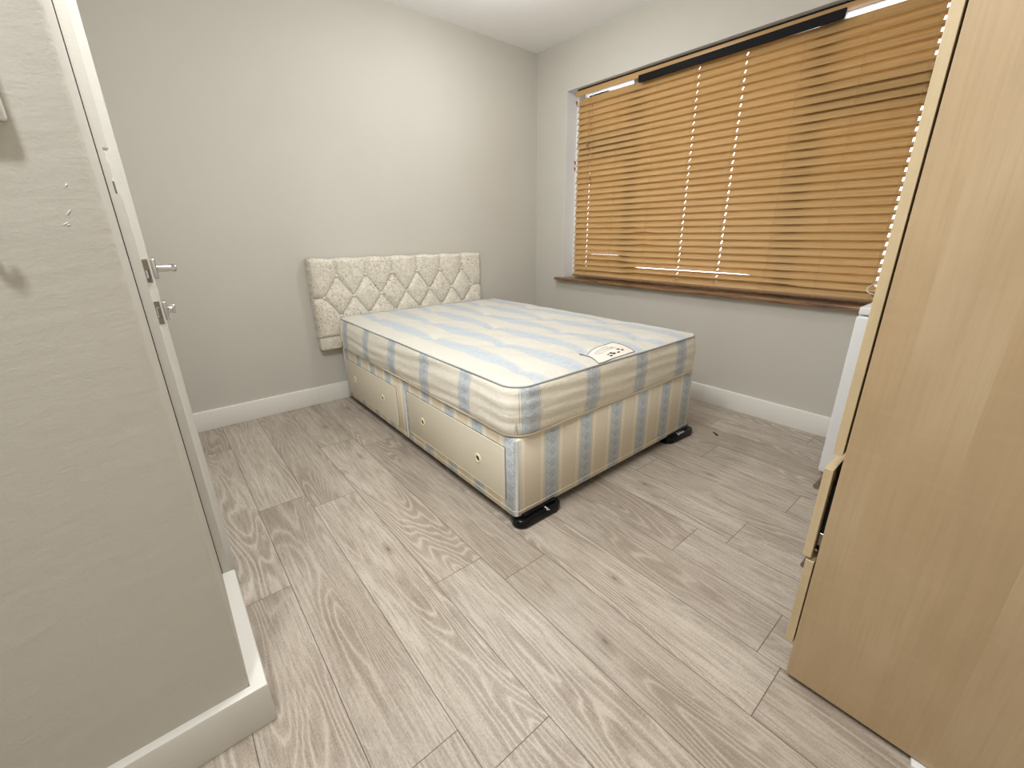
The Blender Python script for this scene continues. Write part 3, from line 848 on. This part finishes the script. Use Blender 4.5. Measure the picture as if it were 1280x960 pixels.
    def uvt(x, y):
        du = 0
        for tx, ty in tufts:
            d2_ = (x - tx) ** 2 + (y - ty) ** 2
            if d2_ < 0.06: du += 0.95 * (x - tx) * math.exp(-math.sqrt(d2_) / 0.07)
        return (x + du + 0.006 * math.sin(y * 4 + x), y)
    insets = [0.006, 0.014, 0.025, 0.04] + [0.04 + 0.018 * q for q in range(1, 33)]
    cx, cy = ctr; hx, hy = (x1 - x0) / 2, (y1 - y0) / 2
    for q in insets:
        fx = (hx - q) / hx; fy = (hy - q) / hy
        ring, rp = [], []
        for i in range(N):
            x = cx + (P2[i].x - cx) * fx; y = cy + (P2[i].y - cy) * fy
            ring.append(bm.verts.new((x, y, ztop(x, y)))); rp.append((x, y))
        for i in range(N):
            j = (i + 1) % N
            addf((prev[i], prev[j], ring[j], ring[i]), (uvt(*prevp[i]), uvt(*prevp[j]), uvt(*rp[j]), uvt(*rp[i])), 0)
        prev, prevp = ring, rp
    # close the narrow strip in the middle by bridging opposite sides
    cidx = bm.faces.new(prev); cidx.smooth = True; cidx.material_index = 0
    for l, q in zip(cidx.loops, prevp): l[lay].uv = uvt(*q)
    f_ = bm.faces.new(side[0][::-1]); f_.material_index = 1
    bmesh.ops.triangulate(bm, faces=[cidx])
    me = bpy.data.meshes.new('mattress_body'); bm.to_mesh(me); bm.free(); me.materials.append(M_tick_top); me.materials.append(M_tick_side)
    o = bpy.data.objects.new('mattress_body', me); COL.objects.link(o); keep(o, mt)
    # piping: top and bottom seams
    for zz, off, rad, nm, mat in ((zt + 0.001, 0.0008, 0.0033, 'top_piping', M_seam), (zb + 0.006, 0.004, 0.0038, 'bottom_piping', M_pipe)):
        tp = [(P2[i].x + nor[i].x * off, min(P2[i].y + nor[i].y * off, y1 + 0.001), zz + 0.0012 * math.sin(per[i] * 9)) for i in range(N)]
        pb = MB().tube(tp, rad, 8, closed=True).build(nm, mat, smooth=True, uv=lambda co, n: (co.x + co.y, co.z)); keep(pb, mt)
    for tx, ty in tufts:
        keep(MB().lathe([(0, 0.002), (0.004, 0.0015), (0.006, 0.0), (0.004, -0.002), (0, -0.002)], (tx, ty, ztop(tx, ty) + 0.001), 'z', 12).build('tuft', M_label, smooth=True), mt)
    return ztop
ztop = make_mattress()
# printed label panel at the foot edge
def label_panel():
    TLc, TRc, BRc, BLc = Vector((-1.400, -1.838)), Vector((-1.140, -1.822)), Vector((-1.158, -1.970)), Vector((-1.425, -1.972))
    n, m_ = 20, 10; g = MB(); grid = []
    def P_(a, b):
        top = TLc.lerp(TRc, a); bot = BLc.lerp(BRc, a); p = top.lerp(bot, b)
        p.x += 0.016 * math.sin(PI * b); p.y += 0.006 * math.sin(PI * a) * (1 - b)
        return p
    for i in range(n + 1):
        row = []
        for j in range(m_ + 1):
            p = P_(i / n, j / m_); row.append(g.bm.verts.new((p.x, p.y, ztop(p.x, p.y) + 0.0016)))
        grid.append(row)
    for i in range(n):
        for j in range(m_): g.bm.faces.new((grid[i][j], grid[i + 1][j], grid[i + 1][j + 1], grid[i][j + 1]))
    lb = keep(g.build('label_panel', M_label, smooth=True), mt)
    def z3(a, b, dz=0.0022):
        p = P_(a, b); return (p.x, p.y, ztop(p.x, p.y) + dz)
    br = MB()
    edge = [z3(i / 20, 0) for i in range(20)] + [z3(1, j / 8) for j in range(8)] + [z3(1 - i / 20, 1) for i in range(20)] + [z3(0, 1 - j / 8) for j in range(8)]
    br.tube(edge, 0.0014, 6, closed=True)
    o = br.build('printed_border', M_print); o.parent = lb
    rnd = random.Random(5); tx = MB()
    for b, a0, a1 in ((0.20, 0.30, 0.66), (0.32, 0.22, 0.75), (0.44, 0.25, 0.72)):
        a = a0
        while a < a1:
            w_ = rnd.uniform(0.018, 0.05)
            tx.tube([z3(a, b), z3(a + w_ * 0.5, b + rnd.uniform(-0.03, 0.03)), z3(a + w_, b)], 0.0009, 5); a += w_ + 0.012
    o = tx.build('small_print', M_print); o.parent = lb
    bk = MB()
    for a, b, wa, wb in ((0.36, 0.66, 0.05, 0.07), (0.44, 0.62, 0.07, 0.09), (0.48, 0.70, 0.08, 0.10), (0.37, 0.78, 0.07, 0.09), (0.60, 0.74, 0.07, 0.07), (0.68, 0.56, 0.07, 0.09), (0.74, 0.68, 0.07, 0.08)):
        q = [z3(a, b, 0.0024), z3(a + wa, b, 0.0024), z3(a + wa, b + wb, 0.0024), z3(a, b + wb, 0.0024)]
        bk.poly(q)
    o = bk.build('printed_symbols', M_print); o.parent = lb
label_panel()

# ------------------------------------------------------------------ headboard
hbt = thing('headboard', 'low cream crushed velvet headboard with buttoned diamonds against the back wall', 'headboard', (-1.366, -0.045, 0.384))
def headboard():
    x0, x1, z0, z1, zs = -2.040, -0.694, 0.384, 0.992, 0.472
    dx_, rows = 0.198, [(0.877, -1.865), (0.738, -1.964), (0.608, -1.865)]
    btn = []
    for z, xs in rows:
        x = xs
        while x < x1 - 0.04: btn.append((x, z)); x += dx_
    lines = []
    def near(z, x): return min(btn, key=lambda p: (p[0] - x) ** 2 + (p[1] - z) ** 2)
    for (x, z) in btn:
        if z > 0.85: lines.append(((x, z), (x, z1 + 0.02)))
        for (a, b) in btn:
            if 0.10 < z - b < 0.16 and abs(abs(a - x) - dx_ / 2) < 0.02: lines.append(((x, z), (a, b)))
        if z < 0.62:
            lines.append(((x, z), (x, zs)))
    r2 = [p for p in btn if abs(p[1] - 0.738) < 0.01]
    lines.append(((x0 - 0.02, 0.738), r2[0])); lines.append((r2[-1], (x1 + 0.02, 0.738)))
    def sd(px, pz, a, b):
        vx, vz = b[0] - a[0], b[1] - a[1]; L2 = vx * vx + vz * vz
        t_ = max(0, min(1, ((px - a[0]) * vx + (pz - a[1]) * vz) / L2))
        return math.hypot(px - a[0] - t_ * vx, pz - a[1] - t_ * vz)
    n, m_ = 380, 150
    bm = bmesh.new()
    def depth(x, z):
        dl = min(sd(x, z, a, b) for a, b in lines); db = min(math.hypot(x - p[0], z - p[1]) for p in btn)
        h = 0.036 + 0.021 * (1 - math.exp(-dl / 0.024)) + 0.008 * (1 - math.exp(-dl / 0.0035)) 
        h -= 0.010 * math.exp(-db / 0.018)
        e = min(x - x0, x1 - x, z1 - z, z - zs)
        h *= (1 - 0.35 * math.exp(-max(e, 0) / 0.008)) if e < 0.06 else 1
        return h
    grid = []
    for i in range(n + 1):
        x = x0 + (x1 - x0) * i / n; row = []
        for j in range(m_ + 1):
            z = zs + (z1 - zs) * j / m_
            wz = z + (0.004 * math.sin((x - x0) / dx_ * 2 * PI * 1.0) if j == m_ else 0)
            row.append(bm.verts.new((x, -0.010 - depth(x, z), wz)))
        grid.append(row)
    for i in range(n):
        for j in range(m_): bm.faces.new((grid[i][j], grid[i + 1][j], grid[i + 1][j + 1], grid[i][j + 1]))
    # back and rim
    ring = [grid[i][0] for i in range(n + 1)] + [grid[n][j] for j in range(1, m_ + 1)] + [grid[i][m_] for i in range(n - 1, -1, -1)] + [grid[0][j] for j in range(m_ - 1, 0, -1)]
    bk = [bm.verts.new((v.co.x, -0.010, v.co.z)) for v in ring]; L = len(ring)
    for i in range(L): bm.faces.new((ring[i], ring[(i + 1) % L], bk[(i + 1) % L], bk[i]))
    bm.faces.new(bk)
    mb = MB(); mb.bm = bm
    keep(mb.build('tufted_panel', M_velvet, smooth=True, angle=60), hbt)
    keep(MB().box((x0 + 0.004, -0.062, z0), (x1 - 0.004, -0.010, zs + 0.004), 0.012, 4).build('lower_panel', M_velvet, smooth=True), hbt)
    for (x, z) in btn:
        y = -0.010 - depth(x, z)
        keep(MB().lathe([(0, -0.0072), (0.005, -0.0066), (0.0090, -0.003), (0.0102, 0.001), (0.007, 0.006), (0, 0.010)], (x, y - 0.015, z), 'y', 14).build('button', M_button, smooth=True), hbt)
    for x in (-1.80, -0.93):
        keep(MB().box((x - 0.025, -0.022, 0.10), (x + 0.025, -0.003, 0.90), 0.002, 1).build('strut', M_gap), hbt)
headboard()

# ------------------------------------------------------------------ wardrobe
WX, WXR, WYF, WYB, WZT = -1.745, -0.845, -2.932, -3.505, 1.98
wd = thing('wardrobe', 'tall maple effect wardrobe at the right with an upper door and drawers beneath', 'wardrobe', (-1.295, -3.2, 0.0))
c = MB()
c.box((WX, WYB, 0.014), (WX + 0.018, WYF, WZT), 0.0006, 1)
keep(c.build('side_panel', M_maple), wd)
keep(MB().box((WXR - 0.018, WYB, 0.014), (WXR, WYF, WZT), 0.0006, 1).build('side_panel', M_maple), wd)
c = MB()
c.box((WX + 0.018, WYB, WZT - 0.018), (WXR - 0.018, WYF, WZT)); c.box((WX + 0.018, WYB, 0.07), (WXR - 0.018, WYF, 0.088))
c.box((WX + 0.018, WYB, 0.655), (WXR - 0.018, WYF, 0.673)); c.box((WX + 0.018, WYB, 0.088), (WXR - 0.018, WYB + 0.006, WZT - 0.018))
c.box((-1.304, WYB, 0.088), (-1.286, WYF, WZT - 0.018))
keep(c.build('carcass', M_mapled), wd)
keep(MB().box((WX + 0.018, WYF - 0.045, 0.0), (WXR - 0.018, WYF - 0.03, 0.07)).build('plinth', M_maple), wd)
for x in (WX + 0.050, WXR - 0.050):
    for y in (WYF - 0.12, WYB + 0.06):
        keep(MB().lathe([(0, 0), (0.008, 0), (0.008, 0.006), (0.005, 0.015), (0, 0.015)], (x, y, 0), 'z', 16).build('foot', M_black_pl, smooth=True), wd)
dmid = -1.295
for (xa, xb, hx_) in ((WX, dmid - 0.0015, dmid - 0.04), (dmid + 0.0015, WXR, dmid + 0.04)):
    d_ = keep(MB().box((xa, WYF + 0.004, 0.672), (xb, WYF + 0.022, WZT - 0.002), 0.0008, 1).build('door', M_mapled), wd)
    hb_ = MB().tube([(hx_, WYF + 0.048, 1.05), (hx_, WYF + 0.048, 1.22)], 0.006, 16)
    for z in (1.08, 1.19): hb_.tube([(hx_, WYF + 0.021, z), (hx_, WYF + 0.046, z)], 0.004, 12)
    h_ = hb_.build('handle', M_steel, smooth=True); h_.parent = d_
def drawer(xa, xb, za, zb, out, hz, hx0, hout):
    fr_ = MB().box((xa, WYF + out, za), (xb, WYF + out + 0.018, zb), 0.0008, 1)
    d_ = keep(fr_.build('drawer', M_mapled), wd)
    bx = MB(); s_ = 0.030
    bx.box((xa + s_, WYF + out - 0.46, za + 0.035), (xa + s_ + 0.012, WYF + out, zb - 0.05)); bx.box((xb - s_ - 0.012, WYF + out - 0.46, za + 0.035), (xb - s_, WYF + out, zb - 0.05))
    bx.box((xa + s_, WYF + out - 0.46, za + 0.035), (xb - s_, WYF + out, za + 0.041)); bx.box((xa + s_, WYF + out - 0.46, za + 0.041), (xb - s_, WYF + out - 0.45, zb - 0.05))
    b_ = bx.build('drawer_box', M_dark); b_.parent = d_
    if out > 0.004:
        rn = MB().box((xa + 0.020, WYF + out - 0.44, za + 0.03), (xa + 0.029, WYF + out - 0.001, za + 0.065), 0.001, 1)
        rn.tube([(xa + 0.010, WYF + out - 0.004, za + 0.022), (xa + 0.022, WYF + out - 0.004, za + 0.022)], 0.004, 10)
        q = rn.build('runner', M_steel); q.parent = d_
    yh_ = WYF + hout
    hb_ = MB().tube([(hx0, yh_, hz), (hx0 + 0.17, yh_, hz)], 0.0075, 18)
    for x in (hx0 + 0.03, hx0 + 0.14): hb_.tube([(x, WYF + out + 0.016, hz), (x, yh_, hz)], 0.004, 12)
    h_ = hb_.build('handle', M_steel, smooth=True); h_.parent = d_
drawer(WX, dmid - 0.0015, 0.388, 0.632, 0.012, 0.520, -1.632, 0.058)
drawer(WX, dmid - 0.0015, 0.118, 0.380, 0.003, 0.235, -1.575, 0.053)
drawer(dmid + 0.0015, WXR, 0.388, 0.632, 0.003, 0.510, -1.155, 0.046)
drawer(dmid + 0.0015, WXR, 0.118, 0.380, 0.003, 0.245, -1.155, 0.046)

# small white wedge on the floor at the foot of the panel
t = MB().prism([(-1.762, -3.196), (-1.735, -3.192), (-1.735, -3.245), (-1.762, -3.245)], 0.0, 0.010, 0.001, 1).build('packing_wedge', M_white_pl)
t['label'] = 'small white packing wedge on the floor under the wardrobe side panel'; t['category'] = 'wedge'

# ------------------------------------------------------------------ fridge
fd = thing('fridge', 'white undercounter fridge below the window sill, half hidden behind the wardrobe', 'fridge', (-0.29, -2.92, 0.0))
FY0, FY1, FX = -3.16, -2.650, -0.530
keep(MB().box((FX + 0.045, FY0, 0.025), (-0.022, FY1, 0.800), 0.004, 3).build('cabinet', M_fridge, smooth=True), fd)
dd = keep(MB().box((FX, FY0, 0.028), (FX + 0.042, FY1, 0.795), 0.009, 4).build('door', M_fridge, smooth=True), fd)
keep(MB().box((FX + 0.004, FY0 - 0.003, 0.801), (-0.022, FY1 - 0.004, 0.835), 0.006, 4).build('worktop', M_fridge, smooth=True), fd)
hh = MB().box((FX - 0.006, FY0 + 0.03, 0.765), (FX + 0.003, FY0 + 0.16, 0.785), 0.003, 2).build('handle', M_white_pl, smooth=True); hh.parent = dd
for y in (FY1 - 0.03, FY0 + 0.03):
    for x in (FX + 0.06, -0.07):
        keep(MB().lathe([(0, 0), (0.014, 0), (0.014, 0.012), (0.007, 0.014), (0.007, 0.028), (0, 0.028)], (x, y, 0), 'z', 16).build('foot', M_black_pl, smooth=True), fd)
# plug/adapter and its flex on the fridge top by the sill
pt = [(-0.075, -2.66, 0.845), (-0.060, -2.600, 0.842), (-0.050, -2.572, 0.860), (-0.045, -2.590, 0.885), (-0.040, -2.640, 0.893), (-0.036, -2.70, 0.885), (-0.035, -2.74, 0.850)]
def smoothpts(p, k=6):
    out = []
    P3 = [Vector(q) for q in p]; P3 = [P3[0]] + P3 + [P3[-1]]
    for i in range(1, len(P3) - 2):
        for j in range(k):
            t_ = j / k; a, b, c_, d_ = P3[i - 1], P3[i], P3[i + 1], P3[i + 2]
            out.append(0.5 * ((2 * b) + (c_ - a) * t_ + (2 * a - 5 * b + 4 * c_ - d_) * t_ ** 2 + (-a + 3 * b - 3 * c_ + d_) * t_ ** 3))
    out.append(P3[-1]); return out
pc = thing('power_cable', 'pale looped flex with a white adapter on top of the fridge by the sill', 'cable', (-0.08, -2.70, 0.835))
keep(MB().box((-0.130, -2.735, 0.8355), (-0.060, -2.690, 0.853), 0.004, 3).build('adapter', M_white_pl, smooth=True), pc)
pt[0] = (-0.075, -2.692, 0.845)
keep(MB().tube(smoothpts(pt), 0.0026, 8).build('flex', M_cable, smooth=True), pc)
# tiny dark scrap on the floor beyond the bed foot
t = MB().prism([(-0.475, -2.120), (-0.462, -2.124), (-0.440, -2.086), (-0.446, -2.082), (-0.458, -2.100)], 0.0, 0.004, 0.0008, 1).build('floor_scrap', M_dark)
t['label'] = 'tiny dark scrap lying on the floor to the right of the bed foot'; t['category'] = 'scrap'
